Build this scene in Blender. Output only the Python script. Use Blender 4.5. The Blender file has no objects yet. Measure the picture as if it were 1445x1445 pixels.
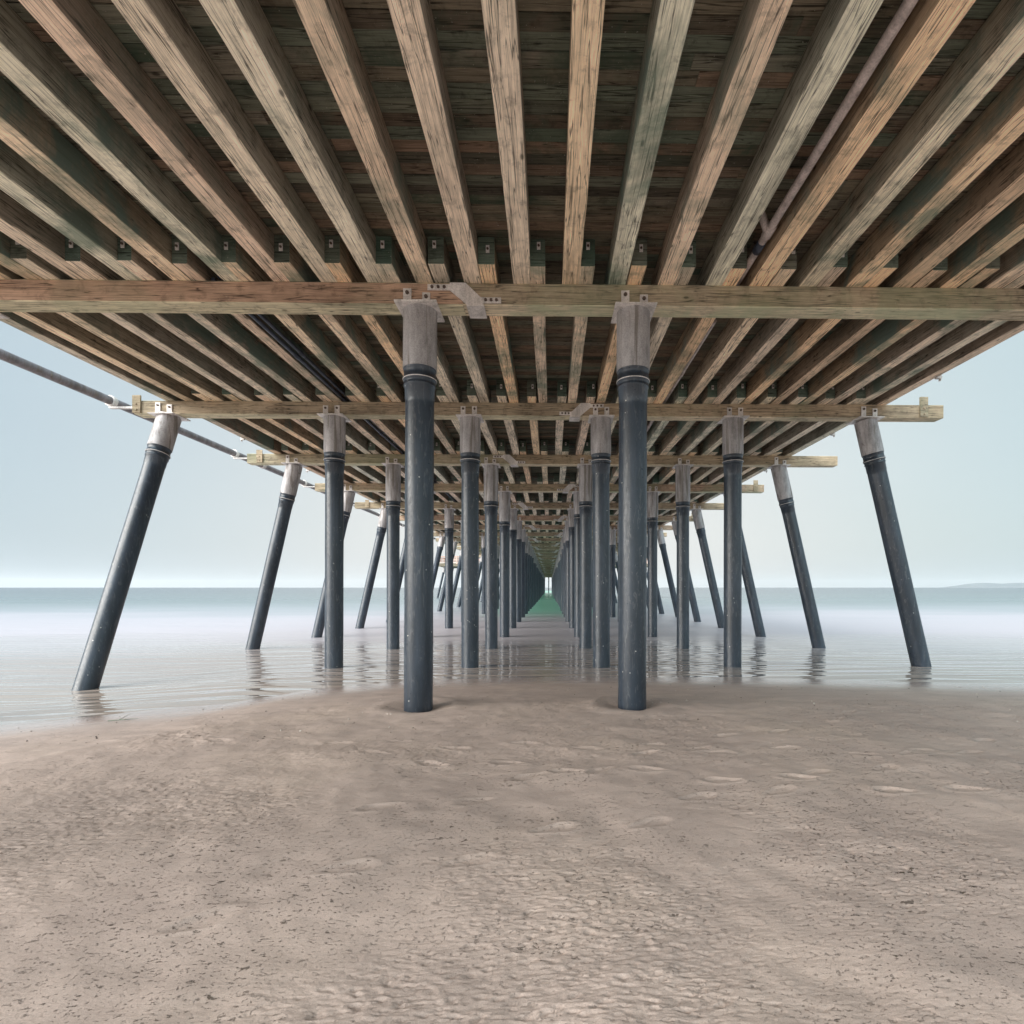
import bpy, math, random
import numpy as np
from mathutils import Vector, Matrix
random.seed(11); rng = np.random.default_rng(5)
C = bpy.context.scene.collection
sc = bpy.context.scene
R = random.uniform
EYE = 1.6                      # eye height above the sand by the first piles

# ------------------------------------------------------------------ helpers
class MB:
    def __init__(s): s.v=[]; s.f=[]; s.m=[]; s.sm=[]; s.endmi=None; s.sidemi=None
    def add(s, vs, fs, mi=0, smooth=False):
        o=len(s.v); s.v+= [tuple(p) for p in vs]
        for f in fs: s.f.append(tuple(i+o for i in f)); s.m.append(mi); s.sm.append(smooth)
    def box(s, x0,x1,y0,y1,z0,z1, mi=0, j=0.0, ch=0.0):
        """timber or plate; ch = arris chamfer, j = corner jitter"""
        if ch<=0:
            P=[Vector((x,y,z))+Vector((R(-j,j),R(-j,j),R(-j,j))) for x in (x0,x1) for y in (y0,y1) for z in (z0,z1)]
            s.add(P,[(0,1,3,2),(4,6,7,5),(0,4,5,1),(2,3,7,6),(0,2,6,4),(1,5,7,3)],mi); return
    def timber(s, axis, a0, a1, c0, c1, w, h, n=6, ch=.008, warp=.004, mi=0, twist=0.0):
        """a beam along axis 'X' or 'Y' from a0 to a1; (c0,c1) centre of the section, w wide, h high"""
        sec=[(-w/2+ch,-h/2),(w/2-ch,-h/2),(w/2,-h/2+ch),(w/2,h/2-ch),(w/2-ch,h/2),(-w/2+ch,h/2),(-w/2,h/2-ch),(-w/2,-h/2+ch)]
        vs=[]; k=len(sec); tw=R(-twist,twist)
        d0=R(-warp,warp); d1=R(-warp,warp); ph=R(0,6)
        for i in range(n+1):
            t=i/n; a=a0+(a1-a0)*t
            oc=d0+(d1-d0)*t+warp*math.sin(ph+t*5)
            ca,sa=math.cos(tw*t),math.sin(tw*t)
            for (p,q) in sec:
                pj=p*(1+R(-.012,.012)); qj=q*(1+R(-.006,.006))
                pp=pj*ca-qj*sa+oc+c0; qq=pj*sa+qj*ca+c1
                vs.append((pp,a,qq) if axis=='Y' else (a,pp,qq))
        fs=[]
        for i in range(n):
            for m in range(k):
                b=i*k; m2=(m+1)%k
                fs.append((b+m,b+m2,b+k+m2,b+k+m))
        fs.append(tuple(range(k))); fs.append(tuple(range(n*k,n*k+k)))
        s.add(vs,fs,mi)
        if s.endmi is not None: s.m[-1]=s.m[-2]=s.endmi
        if s.sidemi is not None:
            b=len(s.m)-2-n*k
            for i in range(n):
                for q in (2,6): s.m[b+i*k+q]=s.sidemi
    def lathe(s, p0, d, prof, seg=28, mi=0, cap=True):
        """prof = [(dist along d, radius)]"""
        d=Vector(d).normalized(); u=d.orthogonal().normalized()
        if abs(d.z)>.5: u=(Vector((1,0,0))-d*d.x).normalized()
        w=d.cross(u); p0=Vector(p0); vs=[]
        for (t,r) in prof:
            for k in range(seg):
                a=2*math.pi*k/seg
                vs.append(p0+d*t+u*(math.cos(a)*r)+w*(math.sin(a)*r))
        fs=[]
        for i in range(len(prof)-1):
            for k in range(seg):
                k2=(k+1)%seg
                fs.append((i*seg+k,i*seg+k2,(i+1)*seg+k2,(i+1)*seg+k))
        s.add(vs,fs,mi,True)
        if cap:
            s.add(vs[:seg],[tuple(range(seg))[::-1]],mi)
            s.add(vs[-seg:],[tuple(range(seg))],mi)
    def prism(s, pts, y0, y1, mi=0):
        """outline pts (x,z) extruded in Y"""
        n=len(pts); vs=[(x,y0,z) for x,z in pts]+[(x,y1,z) for x,z in pts]
        s.add(vs,[tuple(range(n))]+[tuple(range(n,2*n))[::-1]]+[(i,i+n,(i+1)%n+n,(i+1)%n) for i in range(n)],mi)
    def build(s, name, mats, parent=None):
        me=bpy.data.meshes.new(name); me.from_pydata(s.v,[],s.f)
        if not isinstance(mats,(list,tuple)): mats=[mats]
        for m in mats: me.materials.append(m)
        me.polygons.foreach_set('material_index',s.m); me.polygons.foreach_set('use_smooth',s.sm)
        me.update()
        import bmesh
        bm=bmesh.new(); bm.from_mesh(me); bmesh.ops.recalc_face_normals(bm,faces=bm.faces); bm.to_mesh(me); bm.free()
        o=bpy.data.objects.new(name,me); C.objects.link(o)
        if parent: o.parent=parent
        return o
def tag(o,label=None,cat=None,group=None,kind=None):
    for k,v in (('label',label),('category',cat),('group',group),('kind',kind)):
        if v: o[k]=v
    return o
def empty(name,loc=(0,0,0)):
    o=bpy.data.objects.new(name,None); C.objects.link(o); o.location=loc; o.empty_display_size=.2; return o

# ------------------------------------------------------------------ node helpers
class NT:
    def __init__(s,name):
        s.mat=bpy.data.materials.new(name); s.mat.use_nodes=True; s.t=s.mat.node_tree; s.n=s.t.nodes; s.l=s.t.links
        s.b=s.n['Principled BSDF']
    def new(s,t,**k):
        n=s.n.new(t)
        for a,v in k.items(): setattr(n,a,v)
        return n
    def link(s,a,b): s.l.new(a,b)
    def val(s,sock,v):
        if hasattr(v,'is_output') : s.link(v,sock)
        else: sock.default_value=v
    def math(s,op,a,b=0.0,clamp=False):
        n=s.new('ShaderNodeMath',operation=op,use_clamp=clamp); s.val(n.inputs[0],a); s.val(n.inputs[1],b); return n.outputs[0]
    def vmul(s,v,k):
        n=s.new('ShaderNodeVectorMath',operation='MULTIPLY'); s.link(v,n.inputs[0]); s.val(n.inputs[1],k); return n.outputs[0]
    def vadd(s,v,k):
        n=s.new('ShaderNodeVectorMath',operation='ADD'); s.link(v,n.inputs[0]); s.val(n.inputs[1],k); return n.outputs[0]
    def noise(s,v,scale,detail=4,rough=.55,dist=0.0,out=0):
        n=s.new('ShaderNodeTexNoise'); s.link(v,n.inputs['Vector']); n.inputs['Scale'].default_value=scale
        n.inputs['Detail'].default_value=detail; n.inputs['Roughness'].default_value=rough; n.inputs['Distortion'].default_value=dist
        return n.outputs[out]
    def ramp(s,f,stops,interp='LINEAR'):
        n=s.new('ShaderNodeValToRGB'); s.link(f,n.inputs[0]); e=n.color_ramp.elements; n.color_ramp.interpolation=interp
        while len(e)<len(stops): e.new(.5)
        for i,(p,c) in enumerate(stops):
            e[i].position=p; e[i].color=(c,c,c,1) if isinstance(c,(int,float)) else (*c,1)
        return n.outputs[0]
    def mix(s,f,a,b,mode='MIX'):
        n=s.new('ShaderNodeMix',data_type='RGBA',blend_type=mode); s.val(n.inputs[0],f)
        for sk,v in ((n.inputs[6],a),(n.inputs[7],b)):
            if isinstance(v,tuple): sk.default_value=(*v,1)
            else: s.link(v,sk)
        return n.outputs[2]
    def bump(s,h,strength,dist,prev=None):
        n=s.new('ShaderNodeBump'); s.link(h,n.inputs['Height']); n.inputs['Strength'].default_value=strength; n.inputs['Distance'].default_value=dist
        if prev: s.link(prev,n.inputs['Normal'])
        return n.outputs[0]
    def obj(s): return s.new('ShaderNodeTexCoord').outputs['Object']

def wood(name, axis, cols, green=.35, gcol=(.10,.17,.12), dark=1.0):
    m=NT(name); co=m.obj(); geo=m.new('ShaderNodeNewGeometry'); oi=m.new('ShaderNodeObjectInfo')
    rnd=m.math('FRACT',m.math('ADD',m.math('MULTIPLY',geo.outputs['Random Per Island'],1.0),m.math('MULTIPLY',oi.outputs['Random'],5.37)))
    off=m.math('MULTIPLY',rnd,37.0)
    cx=m.new('ShaderNodeCombineXYZ'); 
    for i in range(3): m.link(off,cx.inputs[i])
    p=m.vadd(co,cx.outputs[0])
    st=(1.0,.045,1.0) if axis=='Y' else (.045,1.0,1.0)
    g=m.vmul(p,st)
    grain=m.noise(g,34,6,.68,.5)
    fine=m.noise(g,120,3,.6,.3)
    big=m.noise(m.vmul(p,(1,.35,1) if axis=='Y' else (.35,1,1)),1.7,4,.6)
    n=len(cols); base=m.ramp(rnd,[(i/(n-1),c) for i,c in enumerate(cols)])
    gr=m.ramp(grain,[(.28,.52),(.42,.88),(.56,1.08),(.75,1.25)])
    col=m.mix(1.0,base,gr,'MULTIPLY')
    col=m.mix(.6,col,m.ramp(fine,[(.3,.6),(.55,1.05),(.7,1.2)]),'MULTIPLY')
    # long soft tone bands and dirt
    col=m.mix(.85,col,m.ramp(big,[(.3,.50),(.48,1.0),(.7,1.22)]),'MULTIPLY')
    stn=m.noise(p,6.5,5,.7,.3); col=m.mix(.7,col,m.ramp(stn,[(.34,.55),(.46,1.0),(.68,1.12)]),'MULTIPLY')
    # dark cracks along the grain
    cr=m.noise(m.vmul(p,(1,.035,1) if axis=='Y' else (.035,1,1)),21,2,.5,.4)
    crk=m.ramp(m.math('ABSOLUTE',m.math('SUBTRACT',cr,.5)),[(0,.18),(.010,.45),(.022,1.0)])
    col=m.mix(.95,col,crk,'MULTIPLY')
    # knots
    vo=m.new('ShaderNodeTexVoronoi',feature='F1'); m.link(m.vmul(p,(3.3,1.5,3.3) if axis=='Y' else (1.5,3.3,3.3)),vo.inputs['Vector']); vo.inputs['Scale'].default_value=1.15
    kn=m.ramp(vo.outputs['Distance'],[(.0,.12),(.045,.22),(.07,.8),(.10,1.0)])
    col=m.mix(.85,col,kn,'MULTIPLY')
    # algae
    al=m.noise(p,.8,6,.68,.4)
    af=m.math('MULTIPLY',m.ramp(al,[(.47,0.0),(.62,1.0)]),m.math('MULTIPLY',m.ramp(m.math('FRACT',m.math('MULTIPLY',rnd,7.31)),[(.2,.25),(.8,1.5)]),green))
    col=m.mix(af,col,m.mix(.5,gcol,m.mix(1.0,gcol,gr,'MULTIPLY')))
    if dark!=1.0: col=m.mix(1.0,col,(dark,dark,dark),'MULTIPLY')
    # splinters and pale lichen flecks
    fl=m.noise(p,48,2,.5)
    col=m.mix(m.ramp(fl,[(.70,0.0),(.76,.55)]),col,(.52,.50,.44))
    m.link(col,m.b.inputs['Base Color']); m.b.inputs['Roughness'].default_value=.85; m.b.inputs['Specular IOR Level'].default_value=.25
    b=m.bump(grain,.55,.006); b=m.bump(crk,.6,.006,b); b=m.bump(kn,.4,.004,b); m.link(b,m.b.inputs['Normal'])
    return m.mat
TAN=(.95,.77,.56); PINK=(.90,.70,.55); ORG=(1.0,.70,.45); GRN=(.84,.81,.66); BRN=(.66,.50,.38); GRY=(.90,.79,.64)
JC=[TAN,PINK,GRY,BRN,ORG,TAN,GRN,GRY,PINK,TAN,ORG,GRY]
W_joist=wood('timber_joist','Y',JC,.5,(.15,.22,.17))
W_side_shade=wood('timber_joist_side_shade','Y',[tuple(v*.42 for v in c) for c in JC],.8,(.17,.22,.185))  # joist colours darkened to paint in side-face shade, plus green algae
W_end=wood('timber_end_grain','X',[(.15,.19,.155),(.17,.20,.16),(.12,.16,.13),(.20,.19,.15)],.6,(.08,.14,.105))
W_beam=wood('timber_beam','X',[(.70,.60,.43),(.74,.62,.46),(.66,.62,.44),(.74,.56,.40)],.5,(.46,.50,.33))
W_bside=wood('timber_beam_side_shade','X',[(.40,.32,.22),(.44,.34,.24),(.42,.36,.26),(.50,.33,.24),(.42,.35,.25)],.4,(.27,.29,.18))  # browner, darker beam colours: shade of the upright faces painted in
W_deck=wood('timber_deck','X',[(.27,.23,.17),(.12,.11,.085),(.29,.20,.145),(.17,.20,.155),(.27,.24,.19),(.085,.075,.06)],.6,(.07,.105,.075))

def steel(name,c,rough=.55,metal=.25,streak=True,spots=.4):
    m=NT(name); co=m.obj()
    n1=m.noise(m.vmul(co,(1,1,.25)),7,5,.65); n2=m.noise(co,60,3,.6)
    col=m.mix(1.0,c,m.ramp(n1,[(.3,.62),(.5,1.0),(.7,1.3)]),'MULTIPLY')
    col=m.mix(.5,col,m.ramp(n2,[(.35,.6),(.6,1.15)]),'MULTIPLY')
    if streak:
        st=m.noise(m.vmul(co,(1,1,.05)),11,4,.6,.6)
        col=m.mix(m.ramp(st,[(.52,0.0),(.62,.7)]),col,(.155,.13,.11))
        st2=m.noise(m.vmul(co,(1,1,.12)),31,3,.6,.5)
        col=m.mix(m.ramp(st2,[(.66,0.0),(.72,.5)]),col,(.42,.38,.30))
    sp=m.noise(co,42,1,.4)
    col=m.mix(m.math('MULTIPLY',m.ramp(sp,[(.76,0.0),(.79,1.0)]),spots),col,(.7,.68,.62))
    m.link(col,m.b.inputs['Base Color']); m.b.inputs['Metallic'].default_value=metal
    m.link(m.ramp(n1,[(.3,rough+.12),(.7,rough-.1)]),m.b.inputs['Roughness'])
    m.link(m.bump(n2,.35,.003),m.b.inputs['Normal'])
    return m.mat
M_steel=steel('weathered_steel',(.41,.39,.395))
M_plate=steel('galvanised_plate',(.72,.68,.66),.5,.1,False,.15)
M_bolt=steel('rusty_bolt',(.13,.095,.08),.7,.2,False,.1)
M_pvc=steel('pale_plastic_pipe',(.55,.47,.45),.45,0,False,.2)
M_pipe=steel('grey_pipe_paint',(.20,.185,.20),.5,.1,True,.2)
M_cond=steel('dark_conduit',(.045,.055,.085),.4,.1,False,.1)

def sleeve_mat():
    m=NT('black_pile_sleeve'); co=m.obj()
    n1=m.noise(m.vmul(co,(1,1,.18)),6,5,.6,.3); n2=m.noise(co,24,4,.6)
    col=m.ramp(n1,[(.28,(.009,.017,.028)),(.5,(.017,.029,.046)),(.7,(.036,.052,.078))])
    sc_=m.noise(m.vmul(co,(1,1,.22)),19,5,.7,1.2)
    col=m.mix(m.ramp(sc_,[(.55,0.0),(.70,.6)]),col,(.16,.165,.17))
    st=m.noise(m.vmul(co,(1,1,.04)),16,4,.65,.5); col=m.mix(m.ramp(st,[(.56,0.0),(.68,.6)]),col,(.012,.016,.022))
    v=m.new('ShaderNodeTexVoronoi',feature='F1'); m.link(co,v.inputs['Vector']); v.inputs['Scale'].default_value=7.5; v.inputs['Randomness'].default_value=1
    dots=m.math('MULTIPLY',m.ramp(v.outputs['Distance'],[(.055,1.0),(.075,0.0)]),m.ramp(m.noise(co,5,1,.5),[(.46,0.0),(.52,1.0)]))
    col=m.mix(dots,col,(.62,.62,.58))
    m.link(col,m.b.inputs['Base Color'])
    m.link(m.ramp(n2,[(.3,.48),(.7,.27)]),m.b.inputs['Roughness']); m.b.inputs['Specular IOR Level'].default_value=.7
    b=m.bump(n2,.10,.004); b=m.bump(dots,.5,.004,b); m.link(b,m.b.inputs['Normal'])
    return m.mat
M_sleeve=sleeve_mat()

# ------------------------------------------------------------------ terrain functions (heights in metres, Z up)
def sst(a,b,x):
    t=np.clip((x-a)/(b-a),0,1); return t*t*(3-2*t)
SX=[-60,-20,-9,-7.5,-6.6,-4.7,-3.9,-2.5,-1,0,4,7.4,12,30,60]
SY=[6.6,7.0,7.1,7.15,7.25,7.85,8.95,9.7,9.95,10.05,9.9,9.3,8.9,8.2,7]
def shore(x): return np.interp(x,SX,SY)
def wlev(x,y):
    h=np.interp(y,[0,10,11.58,13.5,16.06,18.5,20.5,40],[-.10,-.10,-.136,-.185,-.245,-.285,-.32,-.32])
    return h-.20*sst(4.5,9,-x)*(1-sst(11,16,y))
def fftnoise(ny,nx,beta,ax=1.0,seed=0,cut=0):
    r=np.random.default_rng(seed); f=r.normal(size=(ny,nx)); F=np.fft.rfft2(f)
    fy=np.fft.fftfreq(ny)[:,None]*ny; fx=np.fft.rfftfreq(nx)[None,:]*nx
    k=np.sqrt((fy)**2+(fx*ax)**2); k[0,0]=1
    F*=k**(-beta); 
    if cut: F*= (k>cut)
    F[0,0]=0; o=np.fft.irfft2(F,s=(ny,nx)); return o/o.std()
def grid(name,xs,ys,hf,mat,attrs=()):
    X,Y=np.meshgrid(xs,ys); Z=hf(X,Y); ny,nx=X.shape
    v=np.stack([X,Y,Z],-1).reshape(-1,3)
    i=np.arange(ny*nx).reshape(ny,nx)
    f=np.stack([i[:-1,:-1],i[:-1,1:],i[1:,1:],i[1:,:-1]],-1).reshape(-1,4)
    me=bpy.data.meshes.new(name); me.vertices.add(len(v)); me.vertices.foreach_set('co',v.ravel())
    me.loops.add(f.size); me.loops.foreach_set('vertex_index',f.ravel().astype(np.int32))
    me.polygons.add(len(f)); me.polygons.foreach_set('loop_start',np.arange(0,f.size,4,dtype=np.int32))
    me.polygons.foreach_set('use_smooth',np.ones(len(f),bool)); me.update(calc_edges=True)
    for nm,fn in attrs:
        a=me.attributes.new(nm,'FLOAT','POINT'); a.data.foreach_set('value',fn(X,Y).ravel().astype(np.float32))
    me.materials.append(mat); o=bpy.data.objects.new(name,me); C.objects.link(o); return o

# ------------------------------------------------------------------ sand
def sand_mat():
    m=NT('wet_sand'); co=m.obj(); a=m.new('ShaderNodeAttribute',attribute_name='dry').outputs['Fac']
    big=m.noise(co,.55,4,.6); mid=m.noise(m.vmul(co,(.5,1.3,1)),3.2,5,.62,.4)
    col=m.ramp(big,[(.3,(.485,.39,.345)),(.5,(.54,.435,.382)),(.7,(.58,.468,.40))])
    col=m.mix(.8,col,m.ramp(mid,[(.3,.82),(.55,1.0),(.75,1.12)]),'MULTIPLY')
    grit=m.noise(co,210,3,.7); col=m.mix(.8,col,m.ramp(grit,[(.3,.72),(.55,1.0),(.72,1.22)]),'MULTIPLY')
    # scuffs: little torn ridges with their shadows painted dark, denser where the sand is dry and trodden
    def scuff(v3,scale,lo,hi):
        q=m.vmul(co,v3); return m.ramp(m.noise(q,scale,6,.70,.15),[(lo,1.0),(hi,0.0)])
    s1=scuff((.7,1.3,1),21,.355,.375); s2=scuff((.8,1.3,1),52,.378,.40)
    patch=m.ramp(m.noise(m.vmul(co,(.7,1,1)),1.1,4,.6),[(.42,.12),(.6,1.0)])
    sc1=m.math('MULTIPLY',m.math('MULTIPLY',m.math('MAXIMUM',s1,m.math('MULTIPLY',s2,.8)),patch),a)
    col=m.mix(m.math('MULTIPLY',sc1,.95),col,(.09,.07,.05))
    dk=m.new('ShaderNodeTexVoronoi',feature='F1'); m.link(co,dk.inputs['Vector']); dk.inputs['Scale'].default_value=5
    dd=m.math('MULTIPLY',m.ramp(dk.outputs['Distance'],[(.03,1.0),(.05,0.0)]),m.ramp(m.noise(co,3,2,.5),[(.5,0.0),(.54,1.0)]))
    col=m.mix(m.math('MULTIPLY',dd,.7),col,(.05,.04,.035))
    wet=m.math('SUBTRACT',1.0,a,True)
    col=m.mix(m.math('MULTIPLY',wet,.3),col,m.mix(1.0,col,(.80,.76,.78),'MULTIPLY'))
    m.link(col,m.b.inputs['Base Color'])
    m.link(m.ramp(a,[(0,.10),(.15,.26),(.45,.6),(1,.85)]),m.b.inputs['Roughness']); m.b.inputs['Specular IOR Level'].default_value=.4
    rip=m.noise(m.vmul(co,(.7,1.5,1)),5,5,.65,.4)
    fine=m.noise(m.vmul(co,(.8,1.2,1)),45,5,.7)
    b=m.bump(rip,.35,.02); b=m.bump(m.noise(m.vmul(co,(.9,1.2,1)),22,6,.72,.2),.14,.008,b)
    n=m.new('ShaderNodeBump'); m.link(sc1,n.inputs['Height']); n.inputs['Strength'].default_value=.9; n.inputs['Distance'].default_value=.02; n.invert=True; m.link(b,n.inputs['Normal'])
    n2=m.new('ShaderNodeBump'); m.link(fine,n2.inputs['Height']); m.link(m.math('MULTIPLY',a,.45),n2.inputs['Strength']); n2.inputs['Distance'].default_value=.008; m.link(n.outputs[0],n2.inputs['Normal'])
    m.link(n2.outputs[0],m.b.inputs['Normal'])
    return m.mat
xs=np.concatenate([[-9000,-2500,-600,-150,-60,-30,-18],np.linspace(-11,11,1301),[18,30,60,150,600,2500,9000]])
ys=np.concatenate([[-400,-120,-40,-15,-6,-2],1.2*(10.5/1.2)**np.linspace(0,1,760),[11.2,12.2],[14,17,22,30,45,80,200,900]])
def tile(n,beta,lo,hi,seed,ax=1.0):
    r=np.random.default_rng(seed); F=np.fft.rfft2(r.normal(size=(n,n)))
    fy=np.fft.fftfreq(n)[:,None]*n; fx=np.fft.rfftfreq(n)[None,:]*n
    k=np.sqrt(fy**2+(fx*ax)**2); k[0,0]=1; F*=k**(-beta)*(k>lo)*(k<hi); F[0,0]=0
    o=np.fft.irfft2(F,s=(n,n)); return o/o.std()
def samp(T,X,Y,size,rot):
    c,q=math.cos(rot),math.sin(rot); n=T.shape[0]
    u=((X*c-Y*q)/size%1)*n; v=((X*q+Y*c)/size%1)*n
    i=np.floor(u).astype(int); j=np.floor(v).astype(int); a=u-i; b=v-j; i%=n; j%=n; i2=(i+1)%n; j2=(j+1)%n
    return (T[j,i]*(1-a)+T[j,i2]*a)*(1-b)+(T[j2,i]*(1-a)+T[j2,i2]*a)*b
TA=tile(512,1.6,2,60,1); TB=tile(640,1.1,28,150,2); TC=tile(640,.9,45,200,3); TD=tile(256,1.3,2,14,4)
STEPS=[]
for (sx,sy,dx,dy,k) in ((-4.6,5.6,.62,-.06,14),(3.9,6.6,-.50,-.30,11),(-1.6,2.5,.55,.25,12),(5.6,3.4,-.6,.12,13)):
    a=math.atan2(dy,dx); nx_,ny_=-math.sin(a),math.cos(a)
    for q in range(k):
        w_=.085*(1 if q%2 else -1)
        STEPS.append((sx+dx*q+nx_*w_+R(-.03,.03),sy+dy*q+ny_*w_+R(-.03,.03),a+R(-.15,.15),R(.6,1.1)))
def steps(X,Y):
    h=np.zeros_like(X)
    for (x,y,a,s_) in STEPS:
        m=(np.abs(X-x)<.3)&(np.abs(Y-y)<.3)
        if not m.any(): continue
        dx=X[m]-x; dy=Y[m]-y; c,q=math.cos(a),math.sin(a); u=dx*c+dy*q; v=-dx*q+dy*c
        r=np.sqrt((u/.135)**2+(v/(.050+.012*np.sin(u*14)))**2)
        h[m]+=s_*(-.011*np.clip(1.15-r,0,.5)*2+.005*np.exp(-((r-1.35)/.28)**2))
    return h
PILE0=[(-1.722,7.1),(1.115,7.1)]
def sandh(X,Y):
    ys_=shore(X); d=ys_-Y
    near=wlev(X,ys_)+.046*np.clip(d,0,2.9)+.012*np.clip(d-2.9,0,8)+.004*np.clip(d-10.9,0,100)
    under=wlev(X,Y)-.035*np.clip(-d,0,30)-.03*np.clip(-d-30,0,60)-.005*sst(0,1,-d)
    h=np.where(d>0,near,under)
    dry=sst(.6,3.5,d); 
    inner=(np.abs(X)<11.1)&(Y>=1.1)&(Y<10.6)
    n1=samp(TA,X,Y,9.3,.3); n2=samp(TB,X,Y,4.3,.9); n3=samp(TC,X,Y*1.25,3.1,2.1); n5=samp(TD,X,Y,13.0,1.2)
    tr=np.clip(.55+.75*n5,0,2.0)*dry
    h=h+np.where(inner,n1*.0075*(.15+dry)*sst(-.2,1.2,d)+n2*.0010*tr-.007*sst(1.1,1.7,n2)*tr-.006*sst(1.3,1.8,n3)*tr+.0008*n3*tr+steps(X,Y)*dry,0)
    for px,py in PILE0:
        r=np.sqrt((X-px)**2+(Y-py)**2)
        h=h-.06*np.exp(-((r-.10)/.22)**2)+.016*np.exp(-((r-.52)/.14)**2)
    return h
sand=grid('sand',xs,ys,sandh,sand_mat(),[('dry',lambda X,Y: sst(.05,3.0,shore(X)-Y))])
tag(sand,'pale brown trodden beach sand sloping to the water','sand',kind='structure')

# ------------------------------------------------------------------ sea
def water_mat():
    m=NT('sea_water'); co=m.obj(); sp=m.new('ShaderNodeSeparateXYZ'); m.link(co,sp.inputs[0])
    wob=m.noise(m.vmul(co,(.06,.35,1)),1.0,4,.6)
    y=m.math('ADD',sp.outputs[1],m.math('MULTIPLY',m.math('SUBTRACT',wob,.5),m.math('MULTIPLY',sp.outputs[1],.6)))
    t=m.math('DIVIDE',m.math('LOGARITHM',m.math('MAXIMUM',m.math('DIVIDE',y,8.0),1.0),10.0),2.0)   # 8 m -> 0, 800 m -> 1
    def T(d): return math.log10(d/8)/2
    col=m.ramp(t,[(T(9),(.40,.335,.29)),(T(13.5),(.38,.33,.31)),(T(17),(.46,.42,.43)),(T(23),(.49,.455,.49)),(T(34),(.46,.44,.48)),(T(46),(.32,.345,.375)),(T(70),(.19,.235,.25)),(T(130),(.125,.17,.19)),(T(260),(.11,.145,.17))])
    # green painted between the pile rows, where the water mirrors no sky
    nosky=m.math('MULTIPLY',m.ramp(m.math('MULTIPLY',m.math('ABSOLUTE',sp.outputs[0]),.1),[(.22,1.0),(.55,0.0)]),m.ramp(t,[(T(30),0.0),(T(44),.85),(T(220),1.0),(T(400),0.0)]))
    col=m.mix(nosky,col,(.24,.60,.45))
    m.link(col,m.b.inputs['Base Color'])
    m.link(m.ramp(t,[(T(9),.03),(T(14),.05),(T(18),.2),(T(24),.45),(T(50),.35),(T(120),.22)]),m.b.inputs['Roughness'])
    m.b.inputs['IOR'].default_value=1.33
    r1=m.noise(m.vmul(co,(.13,1.0,1)),3.0,1,.4,.3)
    r2=m.noise(m.vmul(co,(.08,.5,1)),2.0,2,.5,.3)
    far=m.noise(m.vmul(co,(.02,.12,1)),2.0,4,.6)
    b=m.bump(r1,.6,.085); b=m.bump(r2,.35,.08,b); b=m.bump(far,.25,.3,b); m.link(b,m.b.inputs['Normal'])
    return m.mat
wx=np.concatenate([[-20000,-5000,-1200,-300,-90,-40,-22],np.linspace(-14,14,113),[22,40,90,300,1200,5000,20000]])
wy=np.concatenate([np.linspace(5.5,24,150),[28,34,45,60,90,150,300,800,2500,8000,24000]])
water=grid('water',wx,wy,lambda X,Y: wlev(X,Y)+.0*X,water_mat())
tag(water,'calm misty sea lapping under the pier','sea',kind='structure')

# ------------------------------------------------------------------ distant headland
hm=NT('headland'); hc=hm.ramp(hm.noise(hm.obj(),.004,4,.6),[(.3,(.13,.16,.18)),(.7,(.19,.21,.22))]); hm.link(hc,hm.b.inputs['Base Color']); hm.b.inputs['Roughness'].default_value=.95
def hillh(X,Y):
    u=(X-6900)/3800; v=(Y-9000)/700
    e=sst(0,.5,u)*np.clip(1-v*v,0,1)
    return -8+sst(0,.16,u)*np.clip(1-v*v,0,1)*(80+40*sst(.1,.9,u)+10*np.sin(u*19)+7*np.sin(u*43+1))
hill=grid('hills',np.linspace(6800,14000,110),np.linspace(8200,9800,24),hillh,hm.mat)
tag(hill,'faint low headland on the horizon at the right','headland',kind='structure')

# ------------------------------------------------------------------ the pier
pier=empty('pier',(0,7.1,0))
tag(pier,'long wooden pier seen from beneath on rows of black sleeved piles','pier')
POFF=Vector((0,7.1,0))
def part(mb,name,mats,parent=pier,label=None,kind=None):
    o=mb.build(name,mats,parent)
    o.matrix_parent_inverse=Matrix.Translation(-POFF)
    tag(o,label,kind=kind); return o
def sub(mb,name,mats,parent):
    return mb.build(name,mats,parent)
S=4.48; Y0=7.1; NB=43
def by(n): return Y0+S*n
ZB=EYE+3.70; ZT=EYE+3.99; ZD=EYE+4.33   # beam underside, beam top / joist underside, deck underside
XL,XR=-1.722,1.13
OL,OR=-4.66,4.04
EL,ER=-8.1,7.27

def pile_geo(x,y,top,foot,fz_hi,col_z,seg,lod):
    """returns dict of meshbuilders; top/foot = (x,y,z)"""
    t=Vector(top); f=Vector(foot); d=(f-t); L=d.length; dn=d.normalized()
    tc=(t.z-col_z)/(t.z-f.z)*L
    st=MB(); st.lathe(t-dn*.0,dn,[(0,.222),(tc+.03,.222)],seg)
    sl=MB()
    rp=.188
    prof=[(tc,.205),(tc+.015,.214),(tc+.05,.214),(tc+.055,.207),(tc+.14,.207),(tc+.145,.216),(tc+.165,.2195),(tc+.19,.217),(tc+.20,.205),(tc+.235,.202),(tc+.24,.209),(tc+.26,.209),(tc+.27,.196),(tc+.42,.194),(tc+.43,rp),(L,rp)]
    if lod: prof=[(tc,.21),(tc+.2,.225),(tc+.25,.20),(tc+.42,.194),(tc+.43,rp),(L,rp)]
    else:
        n=10; last=prof.pop()
        a=tc+.5
        for i in range(n): prof.append((a+(L-a)*i/n,rp+R(-.0015,.0015)))
        prof.append(last)
    sl.lathe(t,dn,prof,seg)
    return st,sl
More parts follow.
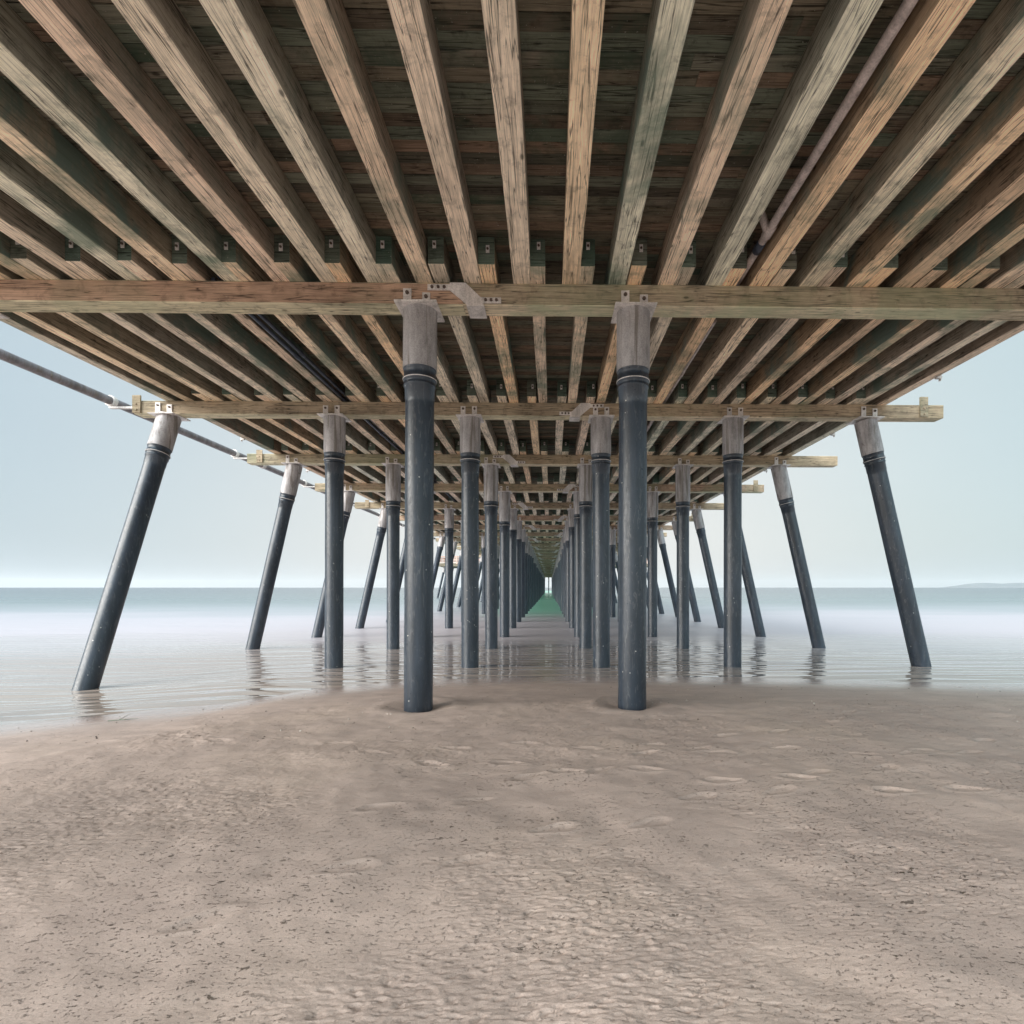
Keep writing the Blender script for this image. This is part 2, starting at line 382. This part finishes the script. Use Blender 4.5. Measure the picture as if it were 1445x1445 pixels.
def pile_hardware(n,x,tilt,yf):
    cp=MB(); cw=.27
    cp.box(x-cw,x+cw,by(n)-.27,by(n)+.27,ZB-.022,ZB-.002,0,.004)
    straps=[]
    for sx,hh in ((-.13,.20 if not tilt else .24),(.115,.15 if n%2==0 else .2)):
        s=MB(); xx=x+sx
        s.box(xx-.052,xx+.052,yf-.022,yf-.003,ZB-.002,ZB+hh,0,.002)
        s.lathe((xx,yf-.022,ZB+hh-.055),(0,-1,0),[(0,.026),(.022,.023)],6,1)
        straps.append(s)
    return cp,straps
def water_or_sand(x,y):
    return float(sandh1(x,y))
def sandh1(x,y):
    ys_=float(shore(x)); 
    if y<ys_: return float(wlev(x,ys_))+.046*min(ys_-y,2.9)
    return float(wlev(x,y))-.035*min(y-ys_,30)
stuff_v=MB(); stuff_b=MB()
def make_pile(n,name,top,foot,colz,x,tilt,solid):
    if solid:
        st,sl=pile_geo(x,by(n),top,foot,0,colz,36 if n<3 else 20,n>5)
        p=part(st,name,M_steel)
        sub(sl,'sleeve',M_sleeve,p)
        if 0<=n<4:
            t_=Vector(top); f_=Vector(foot); dn=(f_-t_).normalized(); tc=(t_.z-colz)/(t_.z-f_.z)*(f_-t_).length
            rg=MB(); pr=[(tc+.172+.007*math.sin(a*math.pi/3),.2195+.005*math.cos(a*math.pi/3)) for a in range(7)]
            rg.lathe(t_,dn,pr,40,cap=False); sub(rg,'highlight_ring',M_plate,p)  # thin pale ring added as the white highlight on the collar edge
        cp,ss=pile_hardware(n,x,tilt,by(n)-.145)
        sub(cp,'cap_plate',M_plate,p)
        for s_ in ss: sub(s_,'strap',[M_plate,M_bolt],p)
    else:
        st,sl=pile_geo(x,by(n),top,foot,0,colz,8,True)
        mb=stuff_b if tilt else stuff_v
        o=len(mb.v); mb.add(st.v,st.f,0,True); mb.add(sl.v,sl.f,1,True)
        mb.box(x-.27,x+.27,by(n)-.27,by(n)+.27,ZB-.022,ZB-.002,0)
nv=0
for n in range(-2,NB):
    y=by(n)
    xsv=[OL,XL,XR,OR]
    if n==0: xsv=[XL,XR]
    if n<0: xsv=[OL,OR]
    if n==NB-1: xsv=[OL,XL,-.15,XR,OR]
    for x in xsv:
        xx=x+(R(-.05,.05) if n>1 else 0)
        g=sandh1(x,y) if n>=0 else .1
        colz=EYE+ (2.93 if n in(0,1) else (2.62 if n==2 else R(2.5,2.95)))
        nv+=1
        make_pile(n,'pile',(xx,y,ZB-.022),(xx+R(-.02,.02)-(.02 if n==0 else 0),y,g-.5),colz,xx,False,nv<=100)
    for side,xt in ((-1,-7.66),(1,7.0)):
        foot_dx=1.30*side; fy=y
        if n==1 and side<0: tp=(-8.21,y,ZB-.022); ft=Vector((-8.66,10.02,EYE-1.93))
        else:
            tp=(xt+(R(-.08,.08) if n>2 else 0),y,ZB-.022)
            if n==1 and side>0: tp=(6.98,y,ZB-.022)
            w=float(wlev(xt,y)) if n>0 else -.05
            ft=Vector((tp[0]+1.25*side,y,w))
        t=Vector(tp); ft=t+(ft-t)*1.12
        make_pile(n,'batter_pile',tp,ft,EYE+(2.98 if n==1 else R(2.7,3.0)),tp[0],True,n<24)
if stuff_v.v: part(stuff_v,'pile',[M_steel,M_sleeve],kind='stuff')
if stuff_b.v: part(stuff_b,'batter_pile',[M_steel,M_sleeve],kind='stuff')

# cross beams, each in two timbers joined under a bent splice plate
for n in range(-2,NB):
    y=by(n); xl,xr=-8.95+R(-.2,.2),8.55+R(-.25,.25)
    if n==0: xl,xr=-9.1,8.8
    if n==1: xl,xr=-8.85,8.62
    if n==2: xl,xr=-9.0,8.75
    if n==3: xr=8.33
    flip=(n%2==1)
    xj={0:-1.13,1:.72,2:-1.22,3:.80}.get(n,(.75 if flip else -1.2)+R(-.1,.1))
    for k,(a,b) in enumerate(((xl,xj-.002),(xj+.002,xr))):
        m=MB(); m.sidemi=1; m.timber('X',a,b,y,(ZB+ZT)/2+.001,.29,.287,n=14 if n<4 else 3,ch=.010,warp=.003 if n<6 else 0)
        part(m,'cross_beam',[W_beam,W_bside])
    if n>=0 and n<30:
        # the Z-shaped splice plate on the near face, folded under the beam
        s=-1 if flip else 1; yf=y-.145-.004
        pts=[(-.50,.292),(-.50,.205),(-.17,.205),(.115,-.012),(.335,-.012),(.335,.0),(.335,-.012)]
        pts=[(-.46,.262),(-.46,.185),(-.17,.185),(.06,-.008),(.27,-.008),(.27,.022),(.50,.022),(.50,.095),(.235,.095),(.035,.285),(-.17,.285),(-.17,.262)]
        m=MB(); m.prism([(xj+s*px_,ZB+pz_) for px_,pz_ in pts],yf-.014,yf)
        x0,x1=sorted((xj+s*.05,xj+s*.28))
        m.box(x0,x1,yf-.012,y+.16,ZB-.020,ZB-.008)
        for bx_ in (-.40,-.32,-.24):
            m.lathe((xj+s*bx_,yf-.014,ZB+.225),(0,-1,0),[(0,.022),(.020,.019)],6,1)
        for bx_ in (.30,.37,.44):
            m.lathe((xj+s*bx_,yf-.014,ZB+.06),(0,-1,0),[(0,.022),(.020,.019)],6,1)
        part(m,'splice_plate',[M_plate,M_bolt])
# end boards bolted to a few beam ends
for n,x in ((1,8.17),(3,8.0),(5,8.0),(1,-8.78),(2,-8.62),(4,-8.5)):
    y=by(n); m=MB()
    m.box(x-.085,x+.085,y-.185,y-.150,ZB+.02,ZT+.16 if x>0 else ZT+.10,0,.004)
    for zz in (.08,.20): m.lathe((x,y-.185,ZB+zz),(0,-1,0),[(0,.018),(.02,.016)],6)
    part(m,'end_board',[W_bside,M_bolt])

# joists lapped side by side over each beam
stuffj=MB()
for i in range(-1,NB):
    even=(i%2==0); w=.235 if i==0 else .195; x00=-.36 if even else -.14
    ya=by(i-1)-.53; yb=by(i)+.30
    X=[x00+.63*k for k in range(-12,13) if EL+.18<x00+.63*k<ER-.18]
    X=[EL]+X+[ER]
    if i>0 and not even: X[-1]=ER
    for x in X:
        hh=.338
        if 0<=i<4:
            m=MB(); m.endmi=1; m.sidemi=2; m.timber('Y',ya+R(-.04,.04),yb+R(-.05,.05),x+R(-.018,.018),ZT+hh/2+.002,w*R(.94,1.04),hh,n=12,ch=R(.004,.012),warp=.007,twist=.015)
            part(m,'joist',[W_joist,W_end,W_side_shade])
        else:
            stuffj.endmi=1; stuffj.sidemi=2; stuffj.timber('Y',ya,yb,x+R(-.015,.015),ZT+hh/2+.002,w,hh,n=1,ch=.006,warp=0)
part(stuffj,'joist',[W_joist,W_end,W_side_shade],kind='stuff')

bp0=MB(); bp0.box(-.022,.022,-.012,0,-.045,.045); bp0.lathe((0,-.012,.0),(0,-1,0),[(0,.016),(.014,.014)],6,1)
bolt0=None
for i in (1,2,3):
    x00=-.36 if i%2==0 else -.14
    for k in range(-11,12):
        x=x00+.63*k
        if not (EL+.3<x<ER-.3): continue
        if bolt0 is None: bolt0=part(bp0,'bolt_plate',[M_plate,M_bolt]); o=bolt0
        else: o=bolt0.copy(); C.objects.link(o)
        o.location=(x+R(-.02,.02),by(i-1)-.576,ZT+.19+R(-.03,.03))
# deck planks
m=MB(); y=by(-2)-.5; yend=by(NB-1)+.8
while y<yend:
    wd=.142*R(.93,1.05); g=R(.002,.006) if random.random()<.93 else R(.008,.014)
    if y>45: wd=.57
    zj=R(0,.010)
    cuts=[EL-.12, R(-5,-2), R(1,4), ER+.12]
    for a,b in zip(cuts[:-1],cuts[1:]):
        zz=zj+R(0,.006)
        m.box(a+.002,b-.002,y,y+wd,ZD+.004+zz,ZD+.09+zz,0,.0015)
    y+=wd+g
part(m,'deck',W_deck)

# hanging clips under the outer joists and joist bolts
for n,x in ((0.62,ER),(1.45,ER),(2.4,ER),(1.6,EL),(2.45,EL)):
    y=by(0)+S*n; s=1 if x>0 else -1
    m=MB(); m.box(x+s*.03,x+s*.13,y-.03,y+.03,ZT-.05,ZT-.005,0,.002); m.box(x+s*.105,x+s*.117,y-.03,y+.03,ZT-.09,ZT+.10)
    part(m,'edge_clip',M_plate)

# fishing platform standing out on both sides far along
W_rail=wood('timber_rail','X',[(.50,.16,.10),(.7,.6,.55),(.30,.2,.16),(.6,.30,.20),(.65,.55,.5)],.0)
PY0,PY1=96.0,106.0; PXL,PXR=-20.2,18.8
for s,(a,b) in ((-1,(PXL,EL-.15)),(1,(ER+.15,PXR))):
    m=MB(); m.box(a,b,PY0,PY1,ZD-.5,ZD+.05)
    f=part(m,'platform',W_deck)
    r=MB(); x=min(a,b)
    zt=ZD+1.15
    for zz in (.10,.36,.62,.88,1.15): r.box(a,b,PY0+.02,PY0+.1,ZD+zz,ZD+zz+.15); r.box(a,b,PY1-.1,PY1-.02,ZD+zz,ZD+zz+.15)
    xe=a if s<0 else b
    for zz in (.35,.62,.88,1.15): r.box(xe-.04,xe+.04,PY0+.1,PY1-.1,ZD+zz,ZD+zz+.09)
    while x<max(a,b)+.01:
        r.box(x-.11,x+.11,PY0-.09,PY0+.02,ZD-.1,zt+.25); r.box(x-.06,x+.06,PY1-.02,PY1+.06,ZD-.1,zt+.12); x+=1.75
    sub(r,'railing',W_rail,f)
    for px_,py_ in ((xe-s*1.2,PY0+1),(xe-s*1.2,PY1-1),(xe-s*6,PY0+1),(xe-s*6,PY1-1)):
        st,sl=pile_geo(px_,py_,(px_,py_,ZD-.3),(px_+s*(1.6 if abs(px_)>15 else 0),py_,-1.2),0,EYE+2.8,10,True)
        p=part(st,'pile',M_steel); sub(sl,'sleeve',M_sleeve,p)

# ------------------------------------------------------------------ pipes and conduits hung on the pier
def pipe(name,x,z,y0,y1,r,mat,label,cat,joints=(),jmat=None,jr=1.25,seg=16):
    root=empty(name,(x,y0,z)); tag(root,label,cat)
    def P(mb,nm,mt): 
        o=mb.build(nm,mt,root); o.matrix_parent_inverse=Matrix.Translation((-x,-y0,-z)); return o
    m=MB(); n=max(2,int((y1-y0)/2))
    m.lathe((x,y0,z),(0,1,0),[((y1-y0)*i/n,r) for i in range(n+1)],seg); P(m,'tube',mat)
    for j in joints:
        m=MB(); m.lathe((x,j,z),(0,1,0),[(-.09,r*1.02),(-.085,r*jr),(.085,r*jr),(.09,r*1.02)],seg); P(m,'coupling',jmat or mat)
    return root,P
ux,uz=-9.45,EYE+4.02
root,P=pipe('utility_pipe',ux,uz,4.0,190,.088,M_pipe,'long grey pipe running along the left outside edge of the pier','pipe',[8.7,17.6,26.5,35.5,44],M_plate,1.15)
for n in range(1,16):                                       # cradles from the beam ends
    m=MB(); y=by(n)
    m.box(ux-.02,-8.8,y-.04,y+.04,uz-.16,uz-.125); m.lathe((ux,y-.05,uz),(0,1,0),[(0,.118),(.1,.118)],16)
    P(m,'cradle',M_plate)
px_,pz_=2.535,EYE+4.115
root,P=pipe('drain_pipe',px_,pz_,3.2,7.9,.046,M_pvc,'pale plastic pipe with a black coupling between the joists at upper right','pipe',[6.35],M_cond,1.2)
m=MB(); m.lathe((px_,6.05,pz_),(0,1,0),[(-.07,.048),(-.06,.06),(.10,.06),(.11,.048)],16); m.lathe((px_-.03,6.05,pz_),(-.55,-.35,.9),[(0,.044),(.26,.044)],14); P(m,'tee',M_pvc)
root,P=pipe('drain_pipe',px_,EYE+4.10,8.1,40,.040,M_pvc,'thin pale pipe beyond the first beam, right of the centre piles','pipe',[10.1,14.5,19],M_pvc,1.2)
for dx,nm in ((0,'left'),(.085,'right')):
    tagl='thin dark conduit under the left joists, the %s one of a pair'%('outer' if dx==0 else 'inner')
    root,P=pipe('conduit',-4.40+dx,EYE+4.03+dx*.5,7.0,120,.030,M_cond,tagl,'conduit',[9.3,13.9,18.2],M_cond,1.3,12)

# ------------------------------------------------------------------ small litter on the sand
tw=MB(); p=Vector((-6.25,7.35,.02))
def surf(x,y): return sandh1(x,y)
tx,ty=-5.55,6.75; tz=surf(tx,ty)+.012
tw.lathe((tx,ty,tz),(1,.15,.05),[(0,.006),(.2,.005),(.34,.002)],6); tw.lathe((tx+.12,ty+.02,tz+.004),(.5,.4,.35),[(0,.004),(.14,.002)],6); tw.lathe((tx+.18,ty+.03,tz+.004),(.6,-.5,.3),[(0,.004),(.10,.002)],6)
o=tw.build('twig',W_deck); tag(o,'small dark twig lying on the sand at the left waterline','twig')
km=NT('dry_weed'); km.b.inputs['Base Color'].default_value=(.12,.085,.045,1); km.b.inputs['Roughness'].default_value=.8
k=MB(); kx,ky=-.42,3.42; kz=surf(kx,ky)
for i in range(26):
    a=R(0,6.28); l=R(.03,.09); k.lathe((kx+R(-.03,.03),ky+R(-.03,.03),kz+.004),(math.cos(a),math.sin(a),R(-.05,.5)),[(0,.004),(l*.5,.005),(l,.0015)],5)
o=k.build('seaweed',km.mat); tag(o,'small tuft of dry seaweed on the sand in the foreground','seaweed')

sm=NT('shell_bits'); v=sm.new('ShaderNodeNewGeometry').outputs['Random Per Island']
sm.link(sm.ramp(v,[(0,(.05,.04,.035)),(.55,(.16,.13,.10)),(.8,(.55,.50,.45)),(1,(.7,.66,.6))]),sm.b.inputs['Base Color'])
k=MB()
for i in range(420):
    y=1.5+7.5*random.random()**.8; x=R(-1,1)*y*1.02
    if y>float(shore(x))-.3: continue
    r=R(.002,.0055)*(1+.12*y); z=sandh1(x,y)+.002
    d=Vector((R(-1,1),R(-1,1),R(-.3,.3)))
    k.lathe((x,y,z),d,[(0,r*.3),(r*.7,r),(r*1.6,r*.8),(r*2.2,r*.2)],6)
o=k.build('shell_fragments',sm.mat); tag(o,'tiny dark and pale shell fragments scattered over the beach sand','shell fragments',kind='stuff')

# ------------------------------------------------------------------ camera
cam=bpy.data.cameras.new('camera'); co=bpy.data.objects.new('camera',cam); C.objects.link(co)
F=747.0; YAW=.0165
cam.sensor_width=36; cam.sensor_fit='HORIZONTAL'; cam.lens=F/1445*36
co.location=(0,0,EYE); co.rotation_euler=(math.pi/2,0,-YAW)
cam.shift_x=-((775+F*YAW)-722.5)/1445; cam.shift_y=(829-722.5)/1445
cam.clip_start=.05; cam.clip_end=60000
sc.camera=co

# ------------------------------------------------------------------ sky and sun
SUN_EL=math.radians(21); SUN_AZ=math.radians(238)    # azimuth measured from +Y clockwise: behind the camera
w=bpy.data.worlds.new("World"); sc.world=w; w.use_nodes=True
t=w.node_tree; nn=t.nodes; ll=t.links
bg=nn['Background']
sky=nn.new('ShaderNodeTexSky'); sky.sky_type='NISHITA'; sky.sun_disc=False; sky.sun_elevation=SUN_EL; sky.sun_rotation=SUN_AZ; sky.dust_density=4; sky.air_density=1.2
tc=nn.new('ShaderNodeTexCoord'); sep=nn.new('ShaderNodeSeparateXYZ'); ll.new(tc.outputs['Generated'],sep.inputs[0])
def M(op,a,b=0.0,cl=False):
    n=nn.new('ShaderNodeMath'); n.operation=op; n.use_clamp=cl
    for s_,v in zip(n.inputs,(a,b)):
        if isinstance(v,(int,float)): s_.default_value=v
        else: ll.new(v,s_)
    return n.outputs[0]
def RP(f,st):
    n=nn.new('ShaderNodeValToRGB'); ll.new(f,n.inputs[0]); e=n.color_ramp.elements
    while len(e)<len(st): e.new(.5)
    for i,(p,c) in enumerate(st): e[i].position=p; e[i].color=(*c,1) if not isinstance(c,(int,float)) else (c,c,c,1)
    return n.outputs[0]
def MX(f,a,b,mode='MIX'):
    n=nn.new('ShaderNodeMix'); n.data_type='RGBA'; n.blend_type=mode
    if isinstance(f,(int,float)): n.inputs[0].default_value=f
    else: ll.new(f,n.inputs[0])
    for s_,v in ((n.inputs[6],a),(n.inputs[7],b)):
        if isinstance(v,tuple): s_.default_value=(*v,1)
        else: ll.new(v,s_)
    return n.outputs[2]
glow=M('POWER',M('MAXIMUM',sep.outputs[1],0.001),5.0)
side=RP(M('MULTIPLY_ADD' if False else 'ADD',M('MULTIPLY',sep.outputs[0],.5),.5),[(0,(.40,.52,.61)),(.28,(.46,.59,.66)),(.5,(.58,.66,.69)),(.78,(.49,.62,.65)),(1,(.44,.58,.64))])
low=MX(glow,side,(.80,.79,.765))
nz=nn.new('ShaderNodeTexNoise'); nz.inputs['Scale'].default_value=1.6; nz.inputs['Detail'].default_value=5
mp=nn.new('ShaderNodeVectorMath'); mp.operation='MULTIPLY'; mp.inputs[1].default_value=(1,1,2.6); ll.new(tc.outputs['Generated'],mp.inputs[0]); ll.new(mp.outputs[0],nz.inputs['Vector'])
low=MX(.5,low,RP(nz.outputs[0],[(.3,.95),(.7,1.05)]),'MULTIPLY')
up=RP(sep.outputs[2],[(0,1.0),(.40,1.0),(.7,1.5),(1.0,1.8)])
over=MX(1.0,low,up,'MULTIPLY')
back=RP(M('ADD',M('MULTIPLY',sep.outputs[1],-.5),.5),[(0,.222),(.5,.225),(.75,.45),(1.0,.62)])
over=MX(1.0,over,back,'MULTIPLY')
ov10=nn.new('ShaderNodeVectorMath'); ov10.operation='SCALE'; ov10.inputs[3].default_value=29.0; ll.new(over,ov10.inputs[0])
ll.new(MX(.9,sky.outputs[0],ov10.outputs[0]),bg.inputs['Color']); bg.inputs['Strength'].default_value=.1
sl=bpy.data.lights.new('sun','SUN'); sl.energy=4.2; sl.angle=math.radians(60); sl.color=(1,.96,.9)
so=bpy.data.objects.new('sun',sl); C.objects.link(so)
dirv=Vector((math.sin(SUN_AZ)*math.cos(SUN_EL),math.cos(SUN_AZ)*math.cos(SUN_EL),math.sin(SUN_EL)))
so.rotation_euler=dirv.to_track_quat('Z','Y').to_euler(); so.location=dirv*50
vs=sc.view_settings; vs.view_transform='Standard'; vs.look='None'; vs.gamma=1; vs.exposure=0.78; vs.use_curve_mapping=False
sc.render.engine='CYCLES'; sc.cycles.max_bounces=8; sc.cycles.diffuse_bounces=5

# ------------------------------------------------------------------ sea air
hb=MB(); hb.box(-21000,21000,-2000,25000,-14,330); 
hz=bpy.data.materials.new('sea_air'); hz.use_nodes=True; hn=hz.node_tree; hn.nodes.remove(hn.nodes['Principled BSDF'])
pv=hn.nodes.new('ShaderNodeVolumePrincipled'); pv.inputs['Color'].default_value=(.93,.95,.97,1); pv.inputs['Density'].default_value=3.5e-5; pv.inputs['Anisotropy'].default_value=.2
hn.links.new(pv.outputs[0],hn.nodes['Material Output'].inputs['Volume'])
ho=hb.build('haze',hz); tag(ho,'thin pale sea haze softening the horizon','haze',kind='stuff')
sc.cycles.volume_bounces=1
